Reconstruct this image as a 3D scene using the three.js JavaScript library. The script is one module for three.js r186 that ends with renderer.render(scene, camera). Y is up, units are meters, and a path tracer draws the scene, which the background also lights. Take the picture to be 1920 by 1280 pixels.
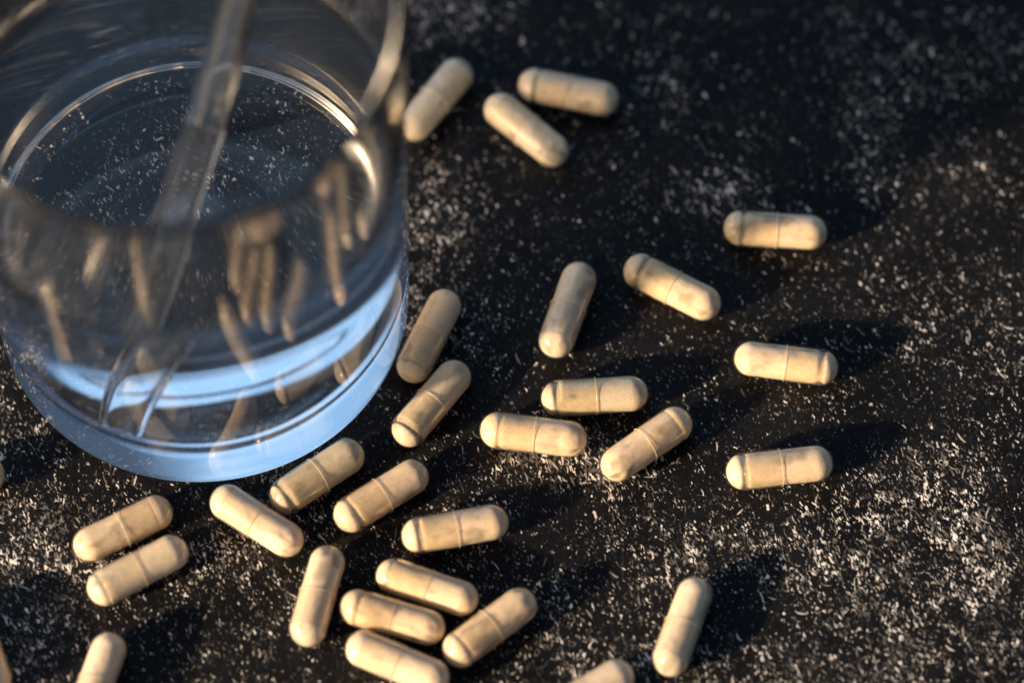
import * as THREE from 'three';
import { RoundedBoxGeometry } from 'three/addons/geometries/RoundedBoxGeometry.js';
import { ImprovedNoise } from 'three/addons/math/ImprovedNoise.js';

const MM = 0.001, RAD = Math.PI / 180;

// ---------------------------------------------------------------- camera, sky, sun, exposure
const scene = new THREE.Scene();
const PITCH = 65.19 * RAD, DIST = 0.791;
const camera = new THREE.PerspectiveCamera(9.99, 1024 / 682, 0.05, 50);
camera.position.set(0, DIST * Math.sin(PITCH), DIST * Math.cos(PITCH));
camera.lookAt(0, 0, 0);
camera.focus = 0.778;
camera.userData.fStop = 4.6;
scene.add(camera);

const SUN_UP = 20 * RAD, SUN_ROUND = 28 * RAD;
const toSun = new THREE.Vector3(-Math.cos(SUN_UP) * Math.cos(SUN_ROUND), Math.sin(SUN_UP), Math.cos(SUN_UP) * Math.sin(SUN_ROUND));
const sun = new THREE.DirectionalLight(new THREE.Color().setRGB(1.0, 0.83, 0.62), 5);
sun.position.copy(toSun).multiplyScalar(1.5);
sun.castShadow = true;
sun.shadow.radius = 5;
sun.shadow.mapSize.set(2048, 2048);
Object.assign(sun.shadow.camera, { left: -0.3, right: 0.3, top: 0.3, bottom: -0.3, near: 0.1, far: 4 });
scene.add(sun, sun.target);

const renderer = new THREE.WebGLRenderer({ antialias: true });
renderer.setSize(1024, 682);
renderer.shadowMap.enabled = true;
renderer.toneMapping = THREE.LinearToneMapping;
renderer.toneMappingExposure = 1.85;

// ---------------------------------------------------------------- seeded random and noise
let seed = 12345;
const rnd = () => { seed = (seed + 0x6d2b79f5) | 0; let t = Math.imul(seed ^ (seed >>> 15), 1 | seed); t = (t + Math.imul(t ^ (t >>> 7), 61 | t)) ^ t; return ((t ^ (t >>> 14)) >>> 0) / 4294967296; };
const perlin = new ImprovedNoise();
const fbm = (x, y, z, n = 4) => { let s = 0, a = 0.5; for (let i = 0; i < n; i++, a *= 0.5, x *= 2.03, y *= 2.03, z *= 2.03) s += a * perlin.noise(x, y, z); return s; };
const smooth = THREE.MathUtils.smoothstep, lerp = THREE.MathUtils.lerp, clamp = THREE.MathUtils.clamp;
const toSRGB = (c) => { c = clamp(c, 0, 1); return 255 * (c <= 0.0031308 ? c * 12.92 : 1.055 * Math.pow(c, 1 / 2.4) - 0.055); };
function dataMap(w, h, rgba, srgb, wrap = THREE.RepeatWrapping) {
  const t = new THREE.DataTexture(rgba, w, h, THREE.RGBAFormat);
  t.magFilter = THREE.LinearFilter; t.minFilter = THREE.LinearMipmapLinearFilter; t.generateMipmaps = true;
  t.wrapS = t.wrapT = wrap;
  if (srgb) t.colorSpace = THREE.SRGBColorSpace;
  t.needsUpdate = true;
  return t;
}

// sky: clear blue with thin streaks of cloud, warmer and brighter round the low sun
{
  const W = 512, H = 256, px = new Float32Array(W * H * 4);
  for (let r = 0; r < H; r++) for (let c = 0; c < W; c++) {
    const up = ((r + 0.5) / H - 0.5) * Math.PI, ro = ((c + 0.5) / W - 0.5) * 2 * Math.PI;
    const x = Math.cos(ro) * Math.cos(up), y = Math.sin(up), z = Math.sin(ro) * Math.cos(up);
    const e = Math.max(0, y), k = Math.exp(-e * 3);
    let R = lerp(0.020, 0.07, k), G = lerp(0.045, 0.10, k), B = lerp(0.095, 0.135, k);
    const cos = x * toSun.x + y * toSun.y + z * toSun.z, glow = Math.exp((cos - 1) * 6);
    R += 0.12 * glow; G += 0.09 * glow; B += 0.05 * glow;
    const haze = 6.5 * Math.exp((cos - 1) * 40);                 // bright air close round the low sun
    R += haze; G += 0.72 * haze; B += 0.42 * haze;
    const q = 1 / (0.25 + e), streak = fbm(x * q * 1.4 + 3, z * q * 2.6 + 7, 1.5, 5);
    const veil = smooth(-0.44 * x + 0.53 * y - 0.72 * z + 0.10 * streak, 0.74, 0.93);   // the open, brighter side of the sky, with thin cloud
    const wisp = Math.max(0, streak);
    R = lerp(R, 0.23 + 0.5 * wisp, veil); G = lerp(G, 0.43 + 0.45 * wisp, veil); B = lerp(B, 0.70 + 0.3 * wisp, veil);
    if (y < 0) { R = 0.02; G = 0.018; B = 0.014; }
    px.set([R, G, B, 1], (r * W + c) * 4);
  }
  const sky = new THREE.DataTexture(px, W, H, THREE.RGBAFormat, THREE.FloatType);
  sky.mapping = THREE.EquirectangularReflectionMapping;
  sky.magFilter = sky.minFilter = THREE.LinearFilter;
  sky.needsUpdate = true;
  scene.background = sky; scene.environment = sky;
}

// ---------------------------------------------------------------- naming
const used = new Map();
function numbered(name) { const n = used.get(name) ?? 0; used.set(name, n + 1); return n ? `${name}_${String(n).padStart(3, '0')}` : name; }
function part(name, geometry, material, parent) {
  const m = new THREE.Mesh(geometry, material);
  m.name = name; m.castShadow = m.receiveShadow = true;
  parent.add(m);
  return m;
}
function thing(name, label, category, [x, y, z], group) {
  const o = new THREE.Group();
  o.name = numbered(name); o.position.set(x, y, z);
  o.userData = { label, category };
  if (group) o.userData.group = group; else o.userData.kind = 'thing';
  scene.add(o);
  return o;
}

// ---------------------------------------------------------------- table: black paint worn through to pale flecks
const TILE = 240, TN = 2048;                       // millimetres and texels of the worn-paint map
function wornPaint() {
  const cov = new Float32Array(TN * TN), hue = new Float32Array(TN * TN), S = TN / TILE;
  // how thickly the paint is flecked, [x, z, reach x, reach z, amount] in millimetres on the table
  const zones = [
    [-80, 36, 40, 16, 1.15], [-95, 64, 34, 16, 0.95], [-100, 12, 18, 16, 1.0], [-55, 66, 30, 14, 0.75], [-17, -18, 7, 14, 1.3], [-12, 2, 10, 12, 0.7],
    [8, 27, 24, 8, 1.1], [-14, 34, 18, 10, 0.7], [52, 47, 34, 12, 1.0], [88, 50, 30, 20, 1.15], [66, 70, 34, 14, 0.85], [26, 52, 22, 12, 0.95], [10, 70, 34, 14, 0.7],
    [-62, -10, 34, 26, 0.75], [40, -34, 9, 4, 0.95], [50, -30, 9, 5, 0.6], [74, -48, 4, 14, 0.85], [33, -62, 4, 8, 0.9], [-14, -74, 13, 6, 0.9], [88, -66, 16, 9, 0.7], [92, -40, 14, 14, 0.4], [94, -4, 20, 18, 0.5], [50, 20, 30, 12, 0.45],
  ];
  const density = (x, z) => {
    let d = 0.2;
    for (const [cx, cz, rx, rz, a] of zones) { const u = (x - cx) / rx, v = (z - cz) / rz; d = Math.max(d, a * Math.exp(-0.42 * (u * u + v * v)) + 0.05); }
    return d * clamp(0.75 + 1.6 * fbm(x * 0.05 + 9, z * 0.05, 4.2, 2) + 1.5 * fbm(x * 0.28, z * 0.22 + 5, 1.2, 2), 0.08, 1.9);
  };
  function dab(x, z, r, a, h) {
    const cx = (x + TILE / 2) * S, cz = (z + TILE / 2) * S, R = r * S, reach = Math.ceil(R + 1.5);
    for (let j = Math.floor(cz) - reach; j <= cz + reach; j++) for (let i = Math.floor(cx) - reach; i <= cx + reach; i++) {
      const w = a * clamp(R + 0.6 - Math.hypot(i - cx, j - cz), 0, 1), at = ((j + TN) % TN) * TN + ((i + TN) % TN);
      if (w > cov[at]) { cov[at] = w; hue[at] = h; }
    }
  }
  // worn spots: two layers of slanted noise, cut where the wear is deep enough
  const dens = new Float32Array(256 * 256);
  for (let j = 0; j < 256; j++) for (let i = 0; i < 256; i++) dens[j * 256 + i] = density((i / 255 - 0.5) * TILE, (j / 255 - 0.5) * TILE);
  const densAt = (x, z) => { const u = clamp((x / TILE + 0.5) * 255, 0, 254.99), v = clamp((z / TILE + 0.5) * 255, 0, 254.99), i = Math.floor(u), j = Math.floor(v), k = j * 256 + i; return lerp(lerp(dens[k], dens[k + 1], u - i), lerp(dens[k + 256], dens[k + 257], u - i), v - j); };
  for (let j = 0; j < TN; j++) for (let i = 0; i < TN; i++) {
    const x = i / S - TILE / 2, z = j / S - TILE / 2, d = densAt(x, z);
    const wx = x + 0.35 * perlin.noise(x * 0.9, z * 0.7, 3.1), wz = z + 0.35 * perlin.noise(x * 0.9, z * 0.7, 7.7);
    const a = wx * 0.93 - wz * 0.36, b = wx * 0.36 + wz * 0.93;         // across and along the grain
    const n1 = perlin.noise(a * 2.7, b * 1.2, 1.3) + 0.6 * perlin.noise(a * 5.4, b * 2.3, 5.5) + 0.25 * perlin.noise(a * 9, b * 5, 2.2);
    const n2 = perlin.noise(a * 0.75 + 40, b * 0.42, 9.1);
    const cut = 0.62 - 0.48 * Math.min(d, 1.4) - 0.30 * n2;
    const v = clamp((n1 - cut) / 0.26, 0, 1), fade = 0.22 + 0.78 * smooth(perlin.noise(a * 0.9 + 9, b * 0.6, 4.4) + 0.5 * perlin.noise(a * 0.25, b * 0.2, 8.4), -0.3, 0.5);
    const k = j * TN + i;
    if (v > 0) { cov[k] = v * fade; hue[k] = 0.5 + 0.5 * n2; }
  }
  for (let n = 0; n < 11000; n++) {                // thin nicks and bright chips along the grain
    const x = (rnd() - 0.5) * TILE, z = (rnd() - 0.5) * TILE;
    if (rnd() > densAt(x, z) * 0.9) continue;
    const kind = rnd(), h = rnd(), len = 0.3 + Math.pow(rnd(), 2.2) * 2.4, wid = 0.022 + Math.pow(rnd(), 3) * 0.13, bright = 0.3 + 0.7 * Math.pow(rnd(), 1.4);
    let px = x, pz = z, a = Math.PI / 2 - 0.36 + (rnd() - 0.5) * (kind < 0.15 ? 2.6 : 0.7);
    const steps = Math.max(2, Math.ceil(len / 0.07)), bend = (rnd() - 0.5) * 0.6;
    for (let q = 0; q < steps; q++) {
      dab(px, pz, wid * (0.45 + 0.8 * Math.sin(Math.PI * clamp(q / steps * 0.9 + 0.06, 0, 1))) * (0.7 + 0.6 * rnd()), bright * (0.7 + 0.3 * rnd()), h);
      a += bend * 0.05 + (rnd() - 0.5) * 0.28; px += Math.cos(a) * 0.07; pz += Math.sin(a) * 0.07;
    }
  }
  for (let n = 0; n < 700; n++) {                  // larger chips, mostly on the far half
    const x = (rnd() - 0.5) * TILE, z = (rnd() - 0.5) * TILE;
    if (rnd() > (0.25 + 0.75 * smooth(-z, 0, 30)) * clamp(densAt(x, z) * 1.4, 0.15, 1)) continue;
    const h = rnd(), b = 0.55 + 0.45 * rnd(), m = 1 + Math.floor(rnd() * rnd() * 6);
    let px = x, pz = z;
    for (let q = 0; q < m * 3; q++) { dab(px, pz, 0.12 + 0.2 * rnd(), b * (0.6 + 0.4 * rnd()), h); px += 0.12 * (rnd() - 0.25); pz += 0.28 * (rnd() - 0.2); }
  }
  for (let n = 0; n < 70000; n++) {               // pinholes
    const x = (rnd() - 0.5) * TILE, z = (rnd() - 0.5) * TILE;
    if (rnd() > density(x, z)) continue;
    dab(x, z, 0.02 + 0.07 * rnd() * rnd(), 0.12 + 0.45 * rnd() * rnd(), rnd());
  }
  for (let n = 0; n < 260; n++) {                  // long scratches that follow the grain
    let x = (rnd() - 0.5) * TILE, z = (rnd() - 0.5) * TILE, a = Math.PI / 2 - 0.25 + (rnd() - 0.5) * 0.7;
    const len = 3 + rnd() * 9, b = 0.08 + 0.16 * rnd(), h = rnd();
    for (let s = 0; s < len / 0.08; s++) { if (perlin.noise(s * 0.13, n, 0.5) > -0.1) dab(x, z, 0.045, b, h); x += Math.cos(a) * 0.08; z += Math.sin(a) * 0.08; a += (rnd() - 0.5) * 0.06; }
  }
  const color = new Uint8Array(TN * TN * 4), relief = new Uint8Array(TN * TN * 4);
  for (let j = 0; j < TN; j++) for (let i = 0; i < TN; i++) {
    const k = j * TN + i, x = i / S, z = j / S, grain = fbm(x * 1.9, z * 0.6, 2.2, 3), c = cov[k], h = hue[k];
    const paint = 0.0045 * (1 + 0.8 * grain + 1.1 * fbm(x * 0.06, z * 0.06, 8, 3)) + 0.003 * rnd();
    const f = [0.88, 0.72 + 0.08 * h, 0.58 + 0.16 * h];
    const d = densAt(x - TILE / 2, z - TILE / 2), sc = fbm((x * 0.93 - z * 0.36) * 5.5, (x * 0.36 + z * 0.93) * 1.1, 6.6, 3);
    const rub = 0.014 * clamp(d, 0.15, 1.3) * Math.pow(clamp(sc * 1.6 + 0.1, 0, 1), 1.6);               // paint rubbed thin along the grain
    const p = [paint * 1.08 + rub, paint + rub * 0.9, paint * 1.02 + rub * 0.8];
    for (let q = 0; q < 3; q++) color[k * 4 + q] = toSRGB(lerp(p[q], f[q], Math.pow(c, 1.4)));
    color[k * 4 + 3] = 255;
    const b = clamp(128 + 60 * grain + 60 * sc + 80 * c + 30 * (rnd() - 0.5), 0, 255), ro = clamp(0.42 + 0.22 * grain + 0.25 * c, 0.2, 1) * 255;
    relief[k * 4] = b; relief[k * 4 + 1] = ro; relief[k * 4 + 2] = 0; relief[k * 4 + 3] = 255;
  }
  return [dataMap(TN, TN, color, true, THREE.MirroredRepeatWrapping), dataMap(TN, TN, relief, false, THREE.MirroredRepeatWrapping)];
}
{
  const [map, relief] = wornPaint();
  const g = new RoundedBoxGeometry(1.5, 0.03, 1.1, 3, 0.004), p = g.attributes.position, uv = g.attributes.uv;
  for (let i = 0; i < p.count; i++) uv.setXY(i, (p.getX(i) / MM + TILE / 2) / TILE, (p.getZ(i) / MM + TILE / 2) / TILE);
  const m = new THREE.MeshPhysicalMaterial({ map, roughnessMap: relief, roughness: 1, bumpMap: relief, bumpScale: 0.00011, specularIntensity: 0.2 });
  m.name = 'worn_black_paint';
  const t = part('table_top', g, m, scene);
  t.position.y = -0.015;
  t.userData = { kind: 'structure', label: 'black painted table top worn through to pale flecks' };
}

// ---------------------------------------------------------------- tumbler, water, straw
const GX = -62.4, GZ = -9.0, RIM = 118, WATER = 71;
const glassMat = new THREE.MeshPhysicalMaterial({ color: 0xffffff, roughness: 0.04, transmission: 0.997, thickness: 0.003, ior: 1.52 });
const waterMat = new THREE.MeshPhysicalMaterial({ color: 0xffffff, roughness: 0, transmission: 1, thickness: 0.05, ior: 1.333 });
const strawMat = glassMat.clone(), wetStrawMat = glassMat.clone();
strawMat.transmission = wetStrawMat.transmission = 0.99;
strawMat.roughness = 0.05;
wetStrawMat.ior = 1.5 / 1.333;
const wettedMat = waterMat.clone();                  // where water touches glass: the step from one to the other
wettedMat.ior = 1.5 / 1.333;
const outerR = (h) => 41.6 + 1.6 * (h / RIM), innerR = (h) => outerR(h) - 2.4;
const BASE = 16;
const lathe = (pts, n = 192) => new THREE.LatheGeometry(pts.map(([r, h]) => new THREE.Vector2(r * MM, h * MM)), n);
{
  const t = thing('water_glass', 'clear thick-based drinking glass holding water and a glass straw', 'glass', [GX * MM, 0.0002, GZ * MM]);
  const p = [];
  for (const [r, h] of [[0, 3.3], [2, 3.2], [4, 2.9], [6, 2.45], [8, 1.95], [10, 1.45], [12, 0.95], [13.5, 0.6], [15, 0.32], [16.5, 0.12], [18, 0.02], [19, 0], [20, 0.03], [22, 0.14], [26, 0.39], [30, 0.64], [34, 0.89], [36.5, 1.05], [37.6, 1.16]]) p.push([r, h]);
  for (let a = -80; a <= 0; a += 16) p.push([outerR(3) - 3.2 + 3.2 * Math.cos(a * RAD), 4.5 + 3.2 * Math.sin(a * RAD)]);
  for (let h = 10; h < RIM - 2; h += 6) p.push([outerR(h), h]);
  const rr = 1.2, rc = outerR(RIM) - rr;
  for (let a = 0; a <= 180; a += 20) p.push([rc + rr * Math.cos(a * RAD), RIM - rr + rr * Math.sin(a * RAD)]);
  for (let h = RIM - 6; h > WATER + 2; h -= 6) p.push([innerR(h), h]);
  p.push([innerR(WATER + 1.3), WATER + 1.3]);          // from here down the inner wall is wet
  part('tumbler', lathe(p), glassMat, t);
}
{
  const t = thing('water', 'clear water filling the lower part of the drinking glass', 'water', [GX * MM, 0.0002, GZ * MM]);
  const ic = 5, wet = [[innerR(WATER + 1.3), WATER + 1.3]], top = [];
  for (let h = WATER - 1; h > BASE + 5; h -= 6) wet.push([innerR(h), h]);
  for (let a = 0; a <= 90; a += 15) wet.push([innerR(BASE + ic) - ic + ic * Math.cos(a * RAD), BASE + ic - ic * Math.sin(a * RAD)]);
  wet.push([24, BASE - 0.15], [10, BASE - 0.35], [0, BASE - 0.4]);
  const rw = innerR(WATER + 1.3);
  for (const d of [0, 0.12, 0.3, 0.55, 0.9, 1.3, 1.8, 2.4, 3.4, 5]) top.push([rw - d, WATER + 1.3 * Math.exp(-d / 1.0)]);
  top.push([rw - 8, WATER + 0.002], [rw - 20, WATER], [0, WATER]);
  part('water_surface', lathe(top), waterMat, t);
  part('water_body', lathe(wet), wettedMat, t);
}
{
  // a tube leaning through the water from the near left of the base to the far right of the rim
  const a = new THREE.Vector3(-12.6, BASE + 1.6, 31), b = new THREE.Vector3(5, WATER, -3.4), dir = b.clone().sub(a).normalize();
  const t = thing('glass_straw', 'clear glass straw leaning in the water glass', 'straw', [(GX + a.x) * MM, a.y * MM, (GZ + a.z) * MM]);
  t.quaternion.setFromUnitVectors(new THREE.Vector3(0, 1, 0), dir);
  const wet = a.distanceTo(b), all = 165, ro = 3.9, ri = 2.75;
  const tube = (h0, h1) => lathe([[ri, h0], [ro, h0], [ro, h1], [ri, h1], [ri, h0]], 64).toNonIndexed();
  const flat = (g) => { g.computeVertexNormals(); return g; };
  const smoothTube = (h0, h1) => {
    const e = 0.35, pts = [[ri + e, h0], [ro - e, h0], [ro, h0 + e], [ro, h1 - e], [ro - e, h1], [ri + e, h1], [ri, h1 - e], [ri, h0 + e], [ri + e, h0]];
    const fine = []; for (let i = 0; i < pts.length - 1; i++) { fine.push(pts[i]); const [x0, y0] = pts[i], [x1, y1] = pts[i + 1]; if (Math.hypot(x1 - x0, y1 - y0) > 5) for (const k of [0.01, 0.5, 0.99]) fine.push([lerp(x0, x1, k), lerp(y0, y1, k)]); } fine.push(pts[0]);
    return lathe(fine, 64);
  };
  part('submerged_tube', smoothTube(0, wet + 0.2), wetStrawMat, t);
  part('upper_tube', smoothTube(wet + 0.25, all), strawMat, t);
}

// ---------------------------------------------------------------- capsules
const R = 3.82, HALF = 10.87, RB = 3.71;           // outer radius of the cap, half the length, outer radius of the body
// along the capsule: the cap covers the end at -HALF up to the middle, the body runs from inside the cap to +HALF
function shell(r, from, to, closedAt) {            // an open-ended tube with one domed end, lying along x
  const pts = [], n = 14, c = closedAt < 0 ? closedAt + r : closedAt - r;
  if (closedAt < 0) { for (let i = 0; i <= n; i++) { const a = (i / n) * Math.PI / 2; pts.push([r * Math.sin(a), c - r * Math.cos(a)]); } if (r === R) pts.push([r, -6.0], [r - 0.05, -5.75], [r - 0.05, -5.45], [r, -5.2]); pts.push([r, to - 0.3], [r, to - 0.12], [r - 0.05, to], [r - 0.14, to]); }
  else { pts.push([r - 0.12, from], [r - 0.03, from + 0.03], [r, from + 0.15], [r, from + 0.5]); for (let i = n; i >= 0; i--) { const a = (i / n) * Math.PI / 2; pts.push([r * Math.sin(a), c + r * Math.cos(a)]); } }
  const g = lathe(pts, 48);
  g.rotateZ(-Math.PI / 2);
  return g;
}
const capGeo = shell(R, 0, 0.2, -HALF), bodyGeo = shell(RB, -7.4, 0, HALF);

const edgeGeo = new THREE.TorusGeometry((R - 0.045) * MM, 0.06 * MM, 8, 56);
edgeGeo.rotateY(Math.PI / 2); edgeGeo.translate(0.2 * MM, 0, 0);
const edgeMat = new THREE.MeshPhysicalMaterial({ color: new THREE.Color().setRGB(0.86, 0.70, 0.48), roughness: 0.3, transmission: 0.3, thickness: 0 });
edgeMat.name = 'cut_edge';
const variants = [];
for (let v = 0; v < 7; v++) {
  const NU = 72, NV = 96, pos = [], uvs = [], idx = [];
  const x0 = -HALF + 0.28, x1 = HALF - 0.34, gapAt = -7.2 + 0.5 * Math.sin(v * 2.1), gapDeep = [0.6, 0.3, 0.8, 0.15, 0.6, 0.4, 0.1][v];
  const endGap = [0.1, 0.5, 0.0, 0.35, 0.2, 0.0, 0.6][v];
  const round = (x) => Math.sqrt(clamp(1 - (Math.max(0, Math.abs(x) - (HALF - R)) / R) ** 2, 0.0004, 1));        // share of the full width at x
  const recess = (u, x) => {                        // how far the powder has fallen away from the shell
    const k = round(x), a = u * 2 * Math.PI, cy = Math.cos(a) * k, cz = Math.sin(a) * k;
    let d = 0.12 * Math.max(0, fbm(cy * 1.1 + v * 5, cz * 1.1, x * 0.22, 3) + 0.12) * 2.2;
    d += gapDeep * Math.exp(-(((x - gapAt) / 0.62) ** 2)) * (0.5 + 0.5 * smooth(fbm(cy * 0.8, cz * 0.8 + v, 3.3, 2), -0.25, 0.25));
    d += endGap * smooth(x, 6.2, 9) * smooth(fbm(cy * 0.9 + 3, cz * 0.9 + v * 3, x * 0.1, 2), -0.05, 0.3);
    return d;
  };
  for (let j = 0; j <= NV; j++) {
    const s = (1 - Math.cos((j / NV) * Math.PI)) / 2, x = lerp(x0, x1, s * 0.5 + (j / NV) * 0.5);
    for (let i = 0; i <= NU; i++) {
      const u = i / NU, base = x < -6.9 ? R - 0.2 : RB - 0.2;
      let r = base;
      const cl = x0 + (R - 0.2), cr = x1 - (RB - 0.2);
      if (x < cl) r = Math.sqrt(Math.max(0, (R - 0.2) ** 2 - (x - cl) ** 2)); else if (x > cr) r = Math.sqrt(Math.max(0, (RB - 0.2) ** 2 - (x - cr) ** 2));
      r = Math.max(0.0, r - recess(i === NU ? 0 : u, x) * smooth(r, 0.6, 3));
      const a = u * 2 * Math.PI;
      pos.push(x * MM, r * Math.cos(a) * MM, r * Math.sin(a) * MM); uvs.push(u, (x + HALF) / (2 * HALF));
    }
  }
  for (let j = 0; j < NV; j++) for (let i = 0; i < NU; i++) { const k = j * (NU + 1) + i; idx.push(k, k + 1, k + NU + 1, k + 1, k + NU + 2, k + NU + 1); }
  const g = new THREE.BufferGeometry();
  g.setAttribute('position', new THREE.Float32BufferAttribute(pos, 3)); g.setAttribute('uv', new THREE.Float32BufferAttribute(uvs, 2)); g.setIndex(idx);
  g.computeVertexNormals();
  const nrm = g.attributes.normal;
  for (let j = 0; j <= NV; j++) { const k0 = j * (NU + 1), k1 = k0 + NU; const n = new THREE.Vector3().fromBufferAttribute(nrm, k0).add(new THREE.Vector3().fromBufferAttribute(nrm, k1)).normalize(); nrm.setXYZ(k0, n.x, n.y, n.z); nrm.setXYZ(k1, n.x, n.y, n.z); }
  const W = 256, H = 384, px = new Uint8Array(W * H * 4), tint = [[0, 0, 0], [0.03, 0.0, -0.02], [-0.17, -0.10, -0.06], [0.04, 0.03, 0.02], [-0.02, -0.02, -0.03], [0.02, 0.02, 0.01], [-0.03, -0.01, 0]][v];
  for (let j = 0; j < H; j++) for (let i = 0; i < W; i++) {
    const u = i / W, x = (j / H) * 2 * HALF - HALF, a = u * 2 * Math.PI, cy = Math.cos(a) * 3.6 * round(x), cz = Math.sin(a) * 3.6 * round(x);
    const mott = fbm(cy * 0.35 + v * 7, cz * 0.35, x * 0.3, 4), fine = fbm(cy * 3, cz * 3, x * 3 + v, 2);
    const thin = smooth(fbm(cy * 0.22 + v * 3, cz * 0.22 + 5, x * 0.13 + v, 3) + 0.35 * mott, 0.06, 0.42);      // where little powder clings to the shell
    const gapShadeMottle = clamp(smooth(recess(u, x), 0.12, 0.5) * 0.8 + 0.75 * thin + 0.25 * smooth(mott, 0.05, 0.4), 0, 0.88) * (0.85 + 0.7 * fine);  // shade of the hollows painted into the powder gaps, besides thin spots and mottling
    const l = 1 + 0.35 * mott + 0.35 * fine + 0.2 * (rnd() - 0.5);
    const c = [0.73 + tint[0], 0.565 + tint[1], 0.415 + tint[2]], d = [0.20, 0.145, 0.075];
    for (let q = 0; q < 3; q++) px[(j * W + i) * 4 + q] = toSRGB(lerp(c[q], d[q], gapShadeMottle) * l);
    px[(j * W + i) * 4 + 3] = 255;
  }
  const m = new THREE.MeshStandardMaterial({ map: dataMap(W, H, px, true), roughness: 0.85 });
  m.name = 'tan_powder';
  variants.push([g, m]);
}
const shellMats = [0.10, 0.22, 0.05].map((milky) => {
  const m = new THREE.MeshPhysicalMaterial({ color: new THREE.Color().setRGB(0.98, 0.94, 0.85), roughness: 0.13, transmission: 1 - milky * 0.5, thickness: 0, ior: 1.5, clearcoat: 1, clearcoatRoughness: 0.12 });
  m.name = 'clear_shell';
  return m;
});

const CAPSULES = [
  // x, z, turn of the axis in degrees (towards the tip that was measured second), cap on which tip, powder variant, shell, label
  [-76.77, 42.40, 28.1, 2, 3, 0, 'tan capsule below the glass at left, upper of two lying parallel and touching'],
  [-73.45, 51.21, 29.8, 1, 5, 1, 'tan capsule at lower left, lower of two lying parallel and touching'],
  [-50.35, 40.76, -33.6, 1, 3, 1, 'smooth tan capsule just under the bottom edge of the glass, sloping down to the right'],
  [-38.67, 31.21, 36.1, 1, 2, 2, 'capsule lying against the lower right edge of the glass, sloping up right'],
  [-25.86, 35.42, 33.9, 1, 4, 0, 'tan capsule sloping up right, between the one against the glass and the nearly level one'],
  [-11.18, 42.46, 11.1, 1, 0, 0, 'nearly level tan capsule just above the bottom cluster, dark powder gap behind its left dome'],
  [-16.59, 54.76, -19.3, 1, 5, 0, 'topmost of the touching capsules in the bottom cluster, sloping down right'],
  [-23.31, 61.09, -16.8, 1, 1, 0, 'middle of three parallel capsules in the bottom cluster, with ring lines on its left dome'],
  [-38.06, 56.54, -104.1, 2, 6, 1, 'steep capsule standing almost upright in view, just left of the bottom cluster'],
  [-16.72, 0.55, -113.9, 2, 5, 0, 'steep shaded capsule beside the right edge of the glass, upper of a touching pair'],
  [-16.09, 15.38, -127.7, 2, 2, 2, 'capsule right of the glass sloping up right, lower of a touching pair'],
  [4.33, 22.23, -7.5, 1, 1, 0, 'speckled capsule at the centre, sloping slightly down right, under the level one with a ring'],
  [16.59, 13.84, 4.1, 1, 2, 2, 'level capsule at the centre, just above another whose right end it nearly touches'],
  [26.75, 24.31, 36.7, 2, 1, 0, 'tan capsule at the centre sloping steeply up right, its cap at the upper right'],
  [55.14, 6.51, -7.6, 2, 0, 0, 'middle of three level capsules stacked at the right, sloping slightly down'],
  [53.16, 29.34, 6.9, 1, 0, 0, 'lowest of three level capsules at the right, with a band behind its left dome'],
  [11.28, -5.32, -108.5, 2, 6, 1, 'steep capsule right of centre in the glass shadow, left of one sloping down right'],
  [32.53, -10.35, -29.3, 1, 4, 0, 'capsule with pale left dome sloping down right, between a steep and a level one'],
  [53.83, -23.25, -3.9, 1, 4, 0, 'highest of three level capsules at the right, alone near the upper right'],
  [-15.89, -53.43, -126.0, 1, 6, 1, 'capsule at the top with its lower end hidden behind the right edge of the glass'],
  [2.96, -46.36, -41.7, 1, 6, 1, 'capsule at the top sloping down right, lower of two almost touching'],
  [11.72, -55.25, -12.4, 1, 4, 1, 'nearly level capsule at the top, farthest from the viewer, above a sloping one'],
  [-4.27, 63.16, 38.4, 1, 1, 0, 'capsule at the right end of the bottom cluster, sloping up right'],
  [33.28, 62.93, -110.3, 2, 6, 1, 'lone steep capsule at lower right, casting a wide dark shadow to its right'],
  [-22.18, 70.49, -23.4, 1, 3, 1, 'lowest capsule of the bottom cluster, cut by the bottom edge of the picture'],
  [14.03, 77.32, -148.1, 2, 5, 1, 'capsule tip at the bottom edge, between the cluster and the lone steep capsule'],
  [-80.56, 74.60, -106.9, 2, 5, 1, 'upright capsule at lower left, cut by the bottom edge of the picture'],
  [-111.34, 31.84, -172.5, 1, 3, 1, 'sliver of a capsule end at the left edge, level with the glass bottom'],
  [-103.2, 67.0, 111.1, 1, 3, 1, 'capsule peeping in at the bottom left corner of the picture'],
];
const capsule = thing('supplement_capsule', '', 'capsule', [0, 0, 0], 'tan powder capsules scattered on the table');
part('powder', variants[0][0], variants[0][1], capsule);
part('body', bodyGeo, shellMats[0], capsule);
part('cap', capGeo, shellMats[0], capsule);
part('cap_edge', edgeGeo, edgeMat, capsule);
for (const c of capsule.children) c.position.y = R * MM;
CAPSULES.forEach(([x, z, turn, capTip, v, s, label], i) => {
  let o = capsule;
  if (i) { o = capsule.clone(); o.name = numbered('supplement_capsule'); scene.add(o); }
  o.userData.label = label;
  o.position.set(x * MM, 0.00003, z * MM);
  o.scale.setScalar(0.985 + 0.03 * rnd());
  o.rotation.set(0, (turn + (capTip === 2 ? 180 : 0)) * RAD, 0);
  const roll = rnd() * 6.283;
  o.children.forEach((c, k) => {
    c.rotation.x = roll;
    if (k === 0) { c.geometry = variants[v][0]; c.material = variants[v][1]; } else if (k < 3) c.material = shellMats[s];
  });
});

renderer.render(scene, camera);
